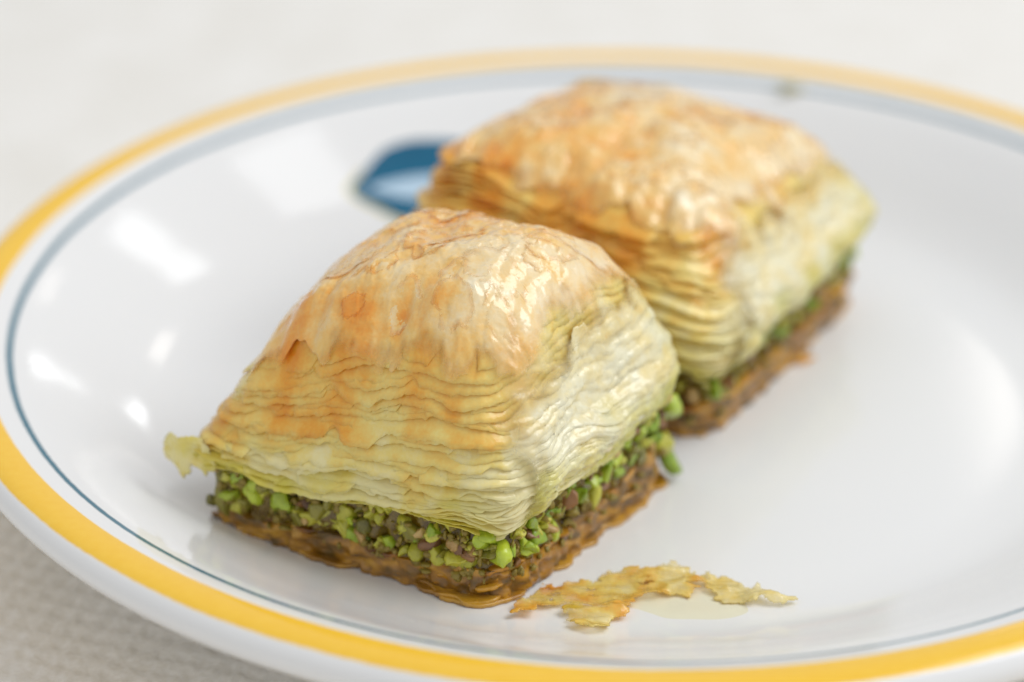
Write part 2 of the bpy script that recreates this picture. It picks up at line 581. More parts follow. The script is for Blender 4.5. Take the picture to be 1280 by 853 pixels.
# ------------------------------------------------------------------ one piece of baklava
class Piece:
    def __init__(self, name, label, N, L, R, corners, bulge, peak, seed, nsheets, loc, tilt=0.0, gexp=2.35, drape=(0.7, 3.0), fine=640, gold=0.0):
        self.N, self.L, self.R = (np.array(q, float) for q in (N, L, R))
        self.eu, self.ev = self.L - self.N, self.R - self.N
        self.lu, self.lv = np.linalg.norm(self.eu), np.linalg.norm(self.ev)
        self.c = corners            # N, L, R, F top heights above the plate floor, mm
        self.bulge, self.peak = bulge, peak
        self.tilt, self.gexp, self.drape = tilt, gexp, drape
        self.seed, self.ns = seed, nsheets
        self.root = thing(name, label, 'pastry', loc)
        self.loc = np.array(loc, float)
        self.rng = np.random.default_rng(seed)
        self.fine, self.gold = fine, gold

    def xy(self, u, v):
        return (self.N[0] + u * self.eu[0] + v * self.ev[0], self.N[1] + u * self.eu[1] + v * self.ev[1])

    def floor(self, u, v):
        return plate_z(*self.xy(u, v)) + 0.15

    def bil(self, q, u, v):
        return q[0] * (1 - u) * (1 - v) + q[1] * u * (1 - v) + q[2] * (1 - u) * v + q[3] * u * v

    def z_crust(self, u, v):       # top of the soaked bottom pastry
        x, y = self.xy(u, v)
        return self.floor(0.5, 0.5) + 4.8 + self.tilt * 0.5 * v + 0.7 * noise(x / 5, y / 5, 0, self.seed + 3)

    def z_nut(self, u, v):         # top of the nut layer, where the puffed sheets start
        x, y = self.xy(u, v)
        corner = np.exp(-((u / 0.10) ** 2 + (v / 0.10) ** 2))
        return self.floor(0.5, 0.5) + 11.5 + self.tilt * v - 2.0 * corner + 0.9 * noise(x / 6, y / 6, 0, self.seed + 5)

    def z_top(self, u, v):
        def warp(s, pk):            # move the summit of the bump to pk
            return np.where(s < pk, s / pk * 0.5, 0.5 + (s - pk) / (1 - pk) * 0.5)
        g = lambda s: 1 - np.abs(2 * np.clip(s, -0.05, 1.05) - 1) ** self.gexp
        x, y = self.xy(u, v)
        z = self.bil(self.c, np.clip(u, 0, 1), np.clip(v, 0, 1)) + self.bulge * g(warp(u, self.peak[0])) * g(warp(v, self.peak[1]))
        z = z + 0.9 * fbm(x / 13, y / 13, 0, self.seed + 7, 2)
        return self.floor(0.5, 0.5) + z

    def z_at(self, u, v, t, wamp=1.0):
        zb, zt = self.z_nut(u, v), self.z_top(u, v)
        x, y = self.xy(u, v)
        w = 0.052 * noise(x / 7.5, y / 6.5, t * 6, self.seed + 11) + 0.030 * noise(x / 6, y / 6, t * 15, self.seed + 12)
        w = w * wamp * np.clip(4 * t * (1.02 - t), 0, 1)
        return zb + (zt - zb) * (t + w)

    def insets(self, t):
        """how far (fraction) each side stands back at height t: right (u=0), left (u=1), front (v=0), back (v=1)"""
        return (float(self.in_right(t)), -0.085 + 0.13 * t, float(self.in_front(t)), 0.04 * t ** 1.6)

    def in_right(self, t):
        return -0.05 * np.sin(math.pi * np.clip(t * 1.15, 0, 1)) + 0.085 * np.clip(t, 0, 1) ** 2.8

    def in_front(self, t):
        return -0.02 - 0.02 * np.sin(math.pi * np.clip(t * 1.2, 0, 1)) + 0.115 * np.clip(t, 0, 1) ** 2.4

    # perimeter of the cut square: returns pu, pv in 0..1 and outward direction (du,dv)
    def rim(self, n, power=8):
        k = n // 4
        s = (np.arange(k) + 0.5) / k
        pu = np.concatenate([s, np.ones(k), 1 - s, np.zeros(k)])
        pv = np.concatenate([np.zeros(k), s, np.ones(k), 1 - s])
        x, y = pu * 2 - 1, pv * 2 - 1
        sc = (np.abs(x) ** power + np.abs(y) ** power) ** (-1 / power)
        x, y = x * sc, y * sc
        nx, ny = np.sign(x) * np.abs(x) ** 9, np.sign(y) * np.abs(y) ** 9
        l = np.hypot(nx, ny)
        return (x + 1) / 2, (y + 1) / 2, nx / l, ny / l

    def weights(self, du, dv):
        """front-ness and right-ness of a perimeter point"""
        return np.clip(-dv, 0, 1) ** 2, np.clip(-du, 0, 1) ** 2

    def sheet(self, k):
        t = (k + (0.75 * self.rng.uniform(-0.5, 0.5) if k else 0)) / self.ns
        t = 0.985 * (t + 0.22 * t * (1 - t))
        n, rows = self.fine, 7
        sd = self.seed * 31 + k
        pu, pv, du, dv = self.rim(n, 8 - 2.2 * t ** 1.5)
        i = self.insets(t)
        wf, wr = self.weights(du, dv)
        u0 = i[0] + pu * (1 - i[0] - i[1])
        v0 = i[2] + pv * (1 - i[2] - i[3])
        X0, Y0 = self.xy(u0, v0)
        # raggedness in mm, outward
        jit = self.rng.normal() * 0.42
        rag = (jit + 0.85 * noise(X0 / 7, Y0 / 7, t * 23, sd) + 0.20 * noise(X0 / 2.4, Y0 / 2.4, t * 40, sd + 1)
               + 0.12 * noise(X0 / 0.8, Y0 / 0.8, 0, sd + 2) + 0.09 * noise(X0 / 0.4, Y0 / 0.4, 0, sd + 3))
        rag = rag * (0.8 - 0.3 * wr) - 0.4 * sstep(0.75, 1.0, wr) * sstep(0.04, 0.14, pv)
        # some long tears
        tear = (1 - wr) * np.clip(noise(X0 / 3.3, Y0 / 3.3, k * 1.7, sd + 4) - 0.28, 0, 1) * 4.0
        rag = rag - tear
        s = np.linspace(0, 1, rows) ** 1.5
        depth = 7.5
        off = rag[:, None] - s[None, :] * depth
        u = u0[:, None] + du[:, None] * off / self.lu
        v = v0[:, None] + dv[:, None] * off / self.lv
        z = self.z_at(u, v, t)
        low = 1 - sstep(0.0, 0.14, t)
        dr = (0.35 + 0.7 * noise(X0 / 8, Y0 / 7, t * 9, self.seed + 15) + 0.25 * noise(X0 / 3.5, Y0 / 3.5, t * 17, sd + 5)) * (1 - 0.6 * low) + wr * 0.4
        z = z - dr[:, None] * (1 - s[None, :]) ** 2.2
        z = z + 0.05 * fbm(u * self.lu / 1.1, v * self.lv / 1.1, t * 30, sd + 7, 2)
        X, Y = self.xy(u, v)
        z = z + (self.relief(X, Y, np.maximum((v - float(self.in_front(1.0))) * self.lv, 0)) - 0.12) * t ** 4
        co = np.stack([X, Y, z], -1).reshape(-1, 3)
        tn = fbm(X / 7, Y / 7, t * 4, self.seed + 20, 3)
        toast = 0.18 + 0.30 * tn + 0.12 * t ** 2 + np.clip(wf + 0.5 * wr, 0, 1)[:, None] * sstep(0.32, 0.9, t) * (0.6 * self.amber(X + 2.5 * noise(t * 9, k, 0, 3), Y + 2.5 * noise(k, t * 9, 0, 4)) + 0.16)
        toast = toast + wf[:, None] * (0.20 * fbm(X / 3, Y / 3, t * 9, self.seed + 21, 2) - 0.12 * np.exp(-(u / 0.25) ** 2)) - wr[:, None] * 0.27
        sk = self.skin_toast(X, Y, np.maximum((v - float(self.in_front(1.0))) * self.lv, 0), np.maximum((u - float(self.in_right(1.0))) * self.lu, 0))
        kk = float(sstep(0.58, 0.96, np.array(t)))
        toast = toast * (1 - kk) + sk * kk
        green = np.clip((0.85 - 1.9 * t) + 0.45 * fbm(X / 6, Y / 6, t * 5, self.seed + 22, 2), 0, 1) * (0.35 + 0.65 * wf[:, None])
        green = np.clip(green + 0.52 * wf[:, None] * np.clip(1.0 - 1.25 * t, 0, 1), 0, 1)
        f = grid_faces(n, rows, wrap=True)
        co, f, at = shell(co, f[:, ::-1], 0.12, {'toast': toast.ravel() + self.gold, 'green': green.ravel()})
        co = co - self.loc
        return link('filo_sheet', make_mesh('filo_sheet', co, f, at), M_FILO, self.root)

    def block(self, name, zlo, zhi, inset, mat, toast, amp, scale):
        """solid closed body between two surfaces, bumpy sides"""
        n, nh = 320, 14
        pu, pv, du, dv = self.rim(n, 10)
        co, m = [], []
        for j in range(nh):
            h = j / (nh - 1)
            ins = inset(h)
            u0 = ins[0] + pu * (1 - ins[0] - ins[1])
            v0 = ins[2] + pv * (1 - ins[2] - ins[3])
            X, Y = self.xy(u0, v0)
            z = zlo(u0, v0) * (1 - h) + zhi(u0, v0) * h
            o = amp * (fbm(X / scale, Y / scale, z / scale, self.seed + 40, 4))
            u, v = u0 + du * o / self.lu, v0 + dv * o / self.lv
            X, Y = self.xy(u, v)
            co.append(np.stack([X, Y, z], -1))
        co = np.stack(co, 1)
        f = grid_faces(n, nh, wrap=True)
        cs = co.reshape(-1, 3)
        # caps: rings towards the centre, top and bottom
        for edge, fn, flip in ((nh - 1, zhi, False), (0, zlo, True)):
            ring0 = co[:, edge]
            base = len(cs)
            rings = [ring0]
            uu = self.rim(n, 10)
            for q in (0.75, 0.5, 0.25, 0.03):
                ins = inset(edge / (nh - 1))
                cu, cv = 0.5, 0.5
                u = cu + (ins[0] + pu * (1 - ins[0] - ins[1]) - cu) * q
                v = cv + (ins[2] + pv * (1 - ins[2] - ins[3]) - cv) * q
                X, Y = self.xy(u, v)
                rings.append(np.stack([X, Y, fn(u, v)], -1))
            cap = np.stack(rings, 1)
            cf = grid_faces(n, 5, wrap=True) + base
            f = np.vstack([f, cf[:, ::-1] if flip else cf])
            cs = np.vstack([cs, cap.reshape(-1, 3)])
        X, Y, Z = cs.T
        tt = toast(X, Y, Z)
        me = make_mesh(name, cs - self.loc, f, {'toast': tt, 'green': 0.3 + 0 * tt}, outward='out')
        return link(name, me, mat, self.root)

    def soaked_sheet(self, k, n_s):
        """one of the compressed, syrup soaked sheets of the bottom crust"""
        t = min(1.0, max(0.0, k / (n_s - 1) + (0 if k in (0, n_s - 1) else self.rng.normal() * 0.10)))
        n, rows = 560, 7
        sd = self.seed * 57 + k + 500
        pu, pv, du, dv = self.rim(n, 12)
        wf, wr = self.weights(du, dv)
        X0, Y0 = self.xy(pu, pv)
        foot = np.exp(-((pu) / 0.35) ** 2) * wf        # the crust spreads out near the corner
        rag = (-0.55 + self.rng.normal() * 0.5 + 1.0 * noise(X0 / 4, Y0 / 4, t * 9, sd) + 0.35 * noise(X0 / 1.6, Y0 / 1.6, 0, sd + 1)
               + 0.18 * noise(X0 / 0.6, Y0 / 0.6, 0, sd + 2)) + (1 - t) * (-0.9 + 1.6 * noise(X0 / 6, Y0 / 6, 0, self.seed + 77) + 1.3 * foot)
        s = np.linspace(0, 1, rows) ** 1.4
        off = rag[:, None] - s[None, :] * 4.0
        u = pu[:, None] + du[:, None] * off / self.lu
        v = pv[:, None] + dv[:, None] * off / self.lv
        X, Y = self.xy(u, v)
        zl = plate_z(X, Y) + 0.75
        zh = self.z_crust(u, v)
        z = zl + np.maximum(zh - zl, 0.3) * t + 0.6 * noise(X / 4.5, Y / 4.5, t * 14, sd + 3)
        z = z - (0.25 + 0.3 * noise(X0 / 3, Y0 / 3, 0, sd + 4))[:, None] * (1 - s[None, :]) ** 2
        z = np.maximum(z, plate_z(X, Y) + 0.58)
        tn = fbm(X / 3.5, Y / 3.5, t * 4, self.seed + 30, 4)
        toast = 0.38 + 0.60 * tn + 0.25 * wf[:, None] * (0.3 + t) - 0.35 * wr[:, None]
        toast = toast - 0.55 * (wf[:, None] * np.exp(-((u) / 0.22) ** 2)) - 0.35 * (1 - t) * wf[:, None]
        co = np.stack([X, Y, z], -1).reshape(-1, 3)
        f = grid_faces(n, rows, wrap=True)
        co, f, at = shell(co, f[:, ::-1], 0.5, {'toast': toast.ravel(), 'green': 0.3 * (1 - t) + 0 * toast.ravel()})
        return link('soaked_sheet', make_mesh('soaked_sheet', co - self.loc, f, at), M_SOGGY, self.root)

    # -------- baked top skin
    def skin_point(self, a, b, lift=0.0, fine=True):
        """a,b in 0..1 over the skin -> xyz, with relief and the margins bent down over the cut sides"""
        i = self.insets(1.0)
        xx, yy = 2 * a - 1, 2 * b - 1
        mxy = np.maximum(np.maximum(np.abs(xx), np.abs(yy)), 1e-6)
        k8 = mxy / (np.abs(xx) ** 5.8 + np.abs(yy) ** 5.8 + 1e-9) ** (1 / 5.8)
        k8 = 1 + (k8 - 1) * mxy ** 3
        ar, br = (xx * k8 + 1) / 2, (yy * k8 + 1) / 2
        u = i[0] + ar * (1 - i[0] - i[1])
        v = i[2] + br * (1 - i[2] - i[3])
        X, Y = self.xy(u, v)
        sd = self.seed + 60
        # ragged outline
        dF, dR, dL, dB = b * self.lv, a * self.lu, (1 - a) * self.lu, (1 - b) * self.lv
        z = self.z_top(u, v)
        rf = noise(X / 5, Y / 5, 0, sd)
        kF = np.clip(1 - dF / self.drape[1], 0, 1)
        kR = np.clip(1 - dR / 4.5, 0, 1)
        pF = (self.drape[0] + 0.6 * rf) * kF ** 2
        pR = (1.6 + 0.8 * noise(X / 4, Y / 4, 0, sd + 1)) * kR ** 2
        H = np.maximum(z - self.z_nut(u, v), 6.0)
        z = z - np.maximum(pF, pR) - 0.25 * np.minimum(pF, pR)
        z = z - 3.0 * np.clip(1 - dL / 4.0, 0, 1) ** 2 - 3.0 * np.clip(1 - dB / 4.0, 0, 1) ** 2
        z = z - 0.45 * kF ** 1.5
        mF = (self.in_front(1 - pF / H) - i[2]) * sstep(0, 0.5, kF)
        mR = (self.in_right(1 - pR / H) - i[0]) * sstep(0, 0.5, kR)
        h = self.relief(X, Y, dF)
        # push margins outward a little where they hang
        ou = -np.clip(1 - dR / 2.5, 0, 1) * (0.4 + 0.6 * noise(X / 3, Y / 3, 0, sd + 2)) / self.lu
        ov = -np.clip(1 - dF / 2.5, 0, 1) * (0.05 + 0.45 * noise(X / 3, Y / 3, 0, sd + 3)) / self.lv
        X, Y = self.xy(u + ou + mR, v + ov + mF)
        return X, Y, z + h + lift, dF, dR

    def relief(self, X, Y, dF):
        sd = self.seed + 70
        e1 = self.eu / self.lu
        e2 = self.ev / self.lv
        P = X * e1[0] + Y * e1[1]
        Q = X * e2[0] + Y * e2[1]
        big = 0.75 * fbm(X / 8, Y / 8, 0, sd, 2)
        wr = 1 - np.abs(noise(P / 3.2 + 0.5 * noise(Q / 5, P / 9, 0, sd + 3), Q / 6.5, 0, sd + 1))   # creases running down
        creases = -0.20 * wr ** 3
        wr2 = 1 - np.abs(noise(X / 3.4, Y / 3.4, 0, sd + 2))
        creases = creases - 0.12 * wr2 ** 4
        front = np.exp(-((dF - 3.5) / 5.0) ** 2)
        streak = 0.75 * noise(P / 1.9, Q / 9, 0, sd + 5) * front * sstep(0.2, 3.0, dF)
        fine = 0.15 * (1 - np.abs(noise(X / 2.1, Y / 2.1, 0, sd + 8))) ** 3 + 0.12 * (1 - np.abs(noise(P / 1.1, Q / 2.6, 0, sd + 9))) ** 3
        return big + creases + streak + fine + 0.13 * fbm(X / 1.3, Y / 1.3, 0, sd + 6, 3)

    def skin(self):
        n = 250
        a = np.linspace(0, 1, n)
        A, B = np.meshgrid(a, a, indexing='ij')
        lobe = np.clip(1.3 * noise(A * 7, 0, 0, self.seed + 63) + 0.8 * noise(A * 17, 0, 0, self.seed + 64) + 0.4 * noise(A * 45, 0, 0, self.seed + 65) + 0.5, -0.3, 3)
        B = B + lobe / self.lv * (1 - B) ** 6
        e = 0.007
        A = A + e * noise(B * 22, A * 9, 0, self.seed + 61) * (np.abs(2 * A - 1) ** 6)
        B = B + e * noise(A * 22, B * 9, 0, self.seed + 62) * (np.abs(2 * B - 1) ** 6)
        X, Y, Z, dF, dR = self.skin_point(A, B)
        rel = self.relief(X, Y, dF)
        toast = self.skin_toast(X, Y, dF, dR) - 0.16 * np.clip(rel, -1, 1)
        mg = 0.55 * noise(X / 4, Y / 4, 0, self.seed + 66) + 0.3 * noise(X / 1.5, Y / 1.5, 0, self.seed + 67)
        green = 0.25 * sstep(3.0, 0.2, dF + 2.2 * mg)
        toast = toast - 0.05 * sstep(2.4, 0.0, dF + 2 * mg)
        hf = 0.5 * noise(X / 0.7, Y / 0.7, 0, self.seed + 68) + 1.6 * noise(X / 3.0, Y / 3.0, 0, self.seed + 69)
        fade = sstep(-0.3, 2.4, dF + hf) * sstep(0.1, 2.6, dR + 0.8 * hf)
        co = np.stack([X, Y, Z], -1).reshape(-1, 3)
        co, f, at = shell(co, grid_faces(n, n), 0.10, {'toast': toast.ravel(), 'green': green.ravel(), 'fade': fade.ravel()})
        return link('baked_skin', make_mesh('baked_skin', co - self.loc, f, at), M_SKIN, self.root)

    def amber(self, X, Y):
        """syrup stained streaks round the front shoulder"""
        e1, e2 = self.eu / self.lu, self.ev / self.lv
        P, Q = X * e1[0] + Y * e1[1], X * e2[0] + Y * e2[1]
        sd = self.seed + 80
        return 0.10 + 0.36 * np.clip(noise(P / 3.0, Q / 10, 0, sd + 2) + 0.3 * noise(P / 1.2, Q / 4, 0, sd + 3), -0.25, 1)

    def skin_toast(self, X, Y, dF, dR):
        sd = self.seed + 80
        e1 = self.eu / self.lu
        e2 = self.ev / self.lv
        P = X * e1[0] + Y * e1[1]
        Q = X * e2[0] + Y * e2[1]
        t = 0.42 + 0.15 * fbm(X / 9, Y / 9, 0, sd, 3)
        front = np.exp(-((dF - 4.0) / 5.0) ** 2)
        t = t + front * self.amber(X, Y)
        t = t - 0.16 * np.exp(-(dR / 5.0) ** 2)
        t = t + 0.08 * noise(X / 2.2, Y / 2.2, 0, sd + 5)
        return np.where(t > 0.72, 0.72 + 0.5 * (t - 0.72), t)

    def top_flake(self, a0, b0, size, rot, lift, dt, k):
        """a broken leaf of the topmost sheet lying on the skin"""
        n = 22
        s = np.linspace(-1, 1, n)
        S, T = np.meshgrid(s, s, indexing='ij')
        th = np.arctan2(T, S)
        rd = np.maximum(np.abs(S), np.abs(T))
        out = 1 + 0.30 * noise(np.cos(th) * 1.6 + k * 3.1, np.sin(th) * 1.6, k, 900) + 0.10 * noise(np.cos(th) * 5 + k, np.sin(th) * 5, k, 901) + 0.05 * noise(np.cos(th) * 14, np.sin(th) * 14 + k, k, 902)
        # square grid squeezed onto a ragged rounded outline
        l = np.hypot(S, T) + 1e-9
        rr = rd * out
        px, py = S / l * rr * size[0], T / l * rr * size[1]
        c, sn = math.cos(rot), math.sin(rot)
        da, db = (px * c - py * sn) / self.lu, (px * sn + py * c) / self.lv
        A, B = np.clip(a0 + da, 0.004, 0.996), np.clip(b0 + db, 0.004, 0.996)
        curl = (0.24 * np.clip(noise(np.cos(th) * 1.2, np.sin(th) * 1.2, k * 1.3, 903), 0, 1)) * rd ** 4
        X, Y, Z, dF, dR = self.skin_point(A, B)
        Z = Z + lift + curl + 0.05 * noise(X / 1.0, Y / 1.0, k, 904)
        toast = self.skin_toast(X, Y, dF, dR) + dt
        co = np.stack([X, Y, Z], -1).reshape(-1, 3)
        co, f, at = shell(co, grid_faces(n, n), 0.06, {'toast': toast.ravel(), 'green': 0 * toast.ravel(), 'fade': (0.2 + 0.8 * sstep(0.0, 2.5, dF) * sstep(0.0, 2.5, dR) * sstep(1.0, 0.72, rd)).ravel()})
        return link('top_flake', make_mesh('top_flake', co - self.loc, f, at), M_SKIN, self.root)

    def side_flake(self, v0, t0, size, rot, lift, dt, k):
        """papery leaf pressed against the right hand cut face"""
        n = 20
        s = np.linspace(-1, 1, n)
        S, T = np.meshgrid(s, s, indexing='ij')
        th = np.arctan2(T, S)
        rd = np.maximum(np.abs(S), np.abs(T))
        out = 1 + 0.34 * noise(np.cos(th) * 1.7 + k * 2.1, np.sin(th) * 1.7, k, 910) + 0.12 * noise(np.cos(th) * 5 + k, np.sin(th) * 5, k, 911) + 0.06 * noise(np.cos(th) * 13, np.sin(th) * 13 + k, k, 912)
        l = np.hypot(S, T) + 1e-9
        px, py = S / l * rd * out * size[0], T / l * rd * out * size[1]
        c, sn = math.cos(rot), math.sin(rot)
        dv, dh = (px * c - py * sn), (px * sn + py * c)
        v = np.clip(v0 + dv / self.lv, 0.02, 1.0)
        hh = self.z_top(np.full_like(v, 0.06), v) - self.z_nut(np.full_like(v, 0.02), v)
        t = np.clip(t0 + dh / hh, 0.02, 0.97)
        ins = self.in_right(t)
        v = np.maximum(v, self.in_front(t) + 0.06)
        ui = np.maximum(ins, 0)
        z = self.z_nut(ui, v) + (self.z_top(ui, v) - self.z_nut(ui, v)) * t - 0.4
        outw = lift + (0.3 * np.clip(noise(np.cos(th) * 1.2, np.sin(th) * 1.2, k * 1.3, 913), -0.3, 1)) * rd ** 3 + 0.30 * noise(v * self.lv / 1.7, z / 1.7, k, 914) + 0.12 * noise(v * self.lv / 0.7, z / 0.7, k, 915)
        u = ins - outw / self.lu
        X, Y = self.xy(u, v)
        toast = 0.02 + dt + 0.18 * fbm(X / 4, Y / 4, z / 4, self.seed + 90, 2) + 0.25 * sstep(0.7, 1.0, t)
        green = np.clip(0.5 - 2.2 * t, 0, 0.5)
        co = np.stack([X, Y, z], -1).reshape(-1, 3)
        co, f, at = shell(co, grid_faces(n, n), 0.10, {'toast': toast.ravel(), 'green': green.ravel(), 'fade': (1 + 0 * green).ravel()})
        return link('side_flake', make_mesh('side_flake', co - self.loc, f, at), M_PALE, self.root)

    def pressed_face(self):
        """the right hand cut face: crushed edges of the sheets stuck together into one crinkled sheet"""
        nv, nt_ = 240, 190
        V, T = np.meshgrid(np.linspace(0, 1, nv), np.linspace(0, 1, nt_), indexing='ij')
        sd = self.seed + 300
        T = -0.02 + T * 1.02
        V = 0.05 + 0.95 * V
        T = T + (0.035 * noise(V * 16, 0, 0, sd) + 0.018 * noise(V * 50, 1, 0, sd)) * (1 - T)
        f0 = self.in_front(T)
        v = f0 + V * (1.0 - f0)
        pw = 8 - 2.2 * np.clip(T, 0, 1) ** 1.5
        rnd = 0.5 * (1 - np.clip(1 - np.abs(1 - 2 * V) ** pw, 0, 1) ** (1 / pw))      # follows the rounded corner
        uu = np.maximum(self.in_right(T) + rnd, 0)
        z = self.z_nut(uu, v) + (self.z_top(uu, v) - self.z_nut(uu, v)) * T - 0.25
        X_, Y_ = self.xy(uu, v)
        z = z + self.relief(X_, Y_, np.maximum((v - float(self.in_front(1.0))) * self.lv, 0)) * np.clip(T, 0, 1) ** 3
        q = v * self.lv
        zz = z + 1.1 * noise(q / 7, z / 5, 0, sd + 1) + 0.35 * noise(q / 2.4, z / 2, 0, sd + 2)
        lam = (1 - np.abs(noise(q / 9, zz / 0.85, 0, sd + 3))) ** 2
        lam2 = (1 - np.abs(noise(q / 5, zz / 0.42, 0, sd + 4))) ** 2
        out = 0.30 + 0.6 * fbm(q / 6, z / 5, 0, sd + 5, 3) + 0.50 * lam + 0.26 * lam2 + 0.14 * fbm(q / 1.3, z / 0.9, 0, sd + 6, 3)
        patch = noise(q / 3.2, z / 2.6, 0, sd + 7) + 0.35 * noise(q / 1.2, z / 1.0, 0, sd + 8)
        out = out + 0.13 * sstep(-0.04, 0.08, patch) + 0.10 * sstep(0.40, 0.50, patch)      # overlapping leaves
        out = out * (1 - 0.8 * sstep(0.85, 1.0, T)) * sstep(0.0, 0.05, 1 - V + 0.02) * (0.6 + 0.4 * sstep(0.05, 0.16, V)) - 0.25 * (1 - sstep(0.05, 0.12, V)) 
        u = self.in_right(T) + rnd - out / self.lu
        v = v - out / self.lv * np.clip(rnd * 9, 0, 1)
        X, Y = self.xy(u, v)
        toast = 0.16 + 0.22 * fbm(q / 5, z / 4, 0, sd + 9, 3) + 0.10 * sstep(0.72, 1.0, T) + 0.12 * noise(q / 1.5, z / 0.8, 0, sd + 10)
        green = np.clip(1.05 - 1.7 * T + 0.4 * noise(q / 5, z / 4, 0, sd + 11), 0, 0.9) + 0.35 * sstep(0.72, 1.0, V)
        jn = 0.05 * noise(q / 1.6, z / 1.6, 0, sd + 12) + 0.07 * noise(q / 5, z / 5, 0, sd + 13)
        fade = sstep(0.995, 0.80, T + jn) * sstep(0.055, 0.22, V + 0.7 * jn)
        co = np.stack([X, Y, z], -1).reshape(-1, 3)
        co, f, at = shell(co, grid_faces(nv, nt_)[:, ::-1], 0.2, {'toast': toast.ravel(), 'green': np.clip(green, 0, 1).ravel(), 'fade': fade.ravel()})
        return link('pressed_face', make_mesh('pressed_face', co - self.loc, f, at), M_PALE, self.root)

    def nut(self, side, s, h, size, mi, out=0.0, zabs=None):
        """one pistachio chunk in the nut layer. side f/r/l/b, s along the side, h 0..1 in the layer"""
        rng = self.rng
        u, v = {'f': (s, 0.0), 'r': (0.0, s), 'l': (1.0, s), 'b': (s, 1.0)}[side]
        nx, ny = {'f': (0, -1), 'r': (-1, 0), 'l': (1, 0), 'b': (0, 1)}[side]
        zc, zn = self.z_crust(np.array(u), np.array(v)), self.z_nut(np.array(u), np.array(v))
        z = zc + (zn - zc) * h if zabs is None else np.array(zabs)
        d = out - 0.85 * size
        u, v = u + nx * d / self.lu, v + ny * d / self.lv
        X, Y = self.xy(u, v)
        o = bpy.data.objects.new('pistachio_chunk', chunk(int(rng.integers(0, 14)), mi))
        scene.collection.objects.link(o)
        o.parent = self.root
        o.location = tuple((np.array([X, Y, float(z)]) - self.loc) * MM)
        o.rotation_euler = tuple(rng.uniform(0, 6.28, 3))
        o.scale = tuple(size * rng.uniform(0.7, 1.35, 3))
        return o

    def crumbs(self, n, sides):
        """tiny nut and syrup crumbs too small to pick apart"""
        rng = self.rng
        allc, allf, base = [], [], 0
        for _ in range(n):
            side = rng.choice(sides)
            s = rng.uniform(0.05, 0.93)
            u, v = {'f': (s, 0.0), 'r': (0.0, s)}[side]
            nx, ny = {'f': (0, -1), 'r': (-1, 0)}[side]
            d = rng.uniform(-0.9, 0.1)
            u, v = u + nx * d / self.lu, v + ny * d / self.lv
            X, Y = self.xy(u, v)
            zf = float(self.floor(np.array(u), np.array(v)))
            zn = float(self.z_nut(np.array(u), np.array(v)))
            z = zf + (zn - zf) * rng.uniform(0.26, 0.98)
            c = ICO2[0] * rng.uniform(0.4, 1.5, 3) * rng.uniform(0.2, 0.6)
            c = c * (1 + 0.55 * noise(c[:, 0] * 4 + _, c[:, 1] * 4, c[:, 2] * 4, 77))[:, None]
            allc.append(c + np.array([X, Y, z]) - self.loc)
            allf.append(ICO2[1] + base)
            base += len(c)
        o = link('nut_crumbs', make_mesh('nut_crumbs', np.vstack(allc), np.vstack(allf)), M_CRUMB, self.root)
        o['kind'] = 'stuff'
        return o

    def build(self, nuts_front, nuts_right, n_top, n_side):
        # bottom crust
        self.block('bottom_crust', lambda u, v: self.floor(u, v), lambda u, v: self.z_crust(u, v) - 0.2,
                   lambda h: (0.010, 0.006, 0.010, 0.01), M_SOGGY,
                   lambda X, Y, Z: 0.44 + 0.75 * fbm(X / 2.2, Y / 2.2, Z / 1.0, self.seed + 41, 3), 0.8, 1.3)
        for k in range(5):
            self.soaked_sheet(k, 5)
        # nut filling
        self.block('nut_filling', lambda u, v: self.z_crust(u, v) - 0.4, lambda u, v: self.z_nut(u, v) + 0.3,
                   lambda h: (0.024, 0.03, 0.024, 0.03), M_PASTE, lambda X, Y, Z: 0 * X, 1.1, 1.3)
        for a in nuts_front:
            self.nut('f', *a)
        for a in nuts_right:
            self.nut('r', *a)
        self.crumbs(260, ['f', 'f', 'r'])
        # puffed sheets, their solid heart and the baked skin
        self.block('filo_heart', lambda u, v: self.z_nut(u, v) + 0.1, lambda u, v: self.z_top(u, v) - 2.2,
                   lambda h: tuple(0.055 + q for q in self.insets(h)), M_FILO, lambda X, Y, Z: 0.42 + 0.2 * noise(X / 4, Y / 4, Z / 2, 5), 0.4, 2.0)
        for k in range(self.ns):
            self.sheet(k)
        self.pressed_face()
        self.skin()
        rng = self.rng
        for k in range(n_top):
            a0, b0 = rng.uniform(0.06, 0.94), rng.uniform(0.05, 0.95)
            sz = rng.uniform(1.6, 5.0)
            self.top_flake(a0, b0, (sz, sz * rng.uniform(0.45, 0.9)), rng.uniform(0, 6.28), rng.uniform(0.03, 0.10),
                           rng.uniform(-0.14, 0.08), k + self.seed)
        for k in range(n_side):
            v0, t0 = rng.uniform(0.24, 0.8), rng.uniform(0.15, 0.9)
            sz = rng.uniform(1.0, 2.8)
            self.side_flake(v0, t0, (sz, sz * rng.uniform(0.45, 0.9)), rng.normal() * 0.5, rng.uniform(0.4, 0.9),
                            rng.uniform(-0.06, 0.10), k + self.seed)


M_CRUMB = filo_material('nut_crumb', [(0, srgb(150, 130, 50)), (0.5, srgb(170, 140, 70)), (1, srgb(110, 80, 30))], srgb(150, 150, 50), 0.4, 0.1, 0.3)


def random_nuts(rng, n, smin, smax, probs):
    r = []
    for i in range(n):
        s = 0.02 + 0.945 * (i + rng.uniform(0.1, 0.9)) / n
        r.append((s, rng.uniform(0.12, 0.95), rng.uniform(smin, smax), int(rng.choice(5, p=probs)), rng.uniform(-0.4, 0.35)))
    return r


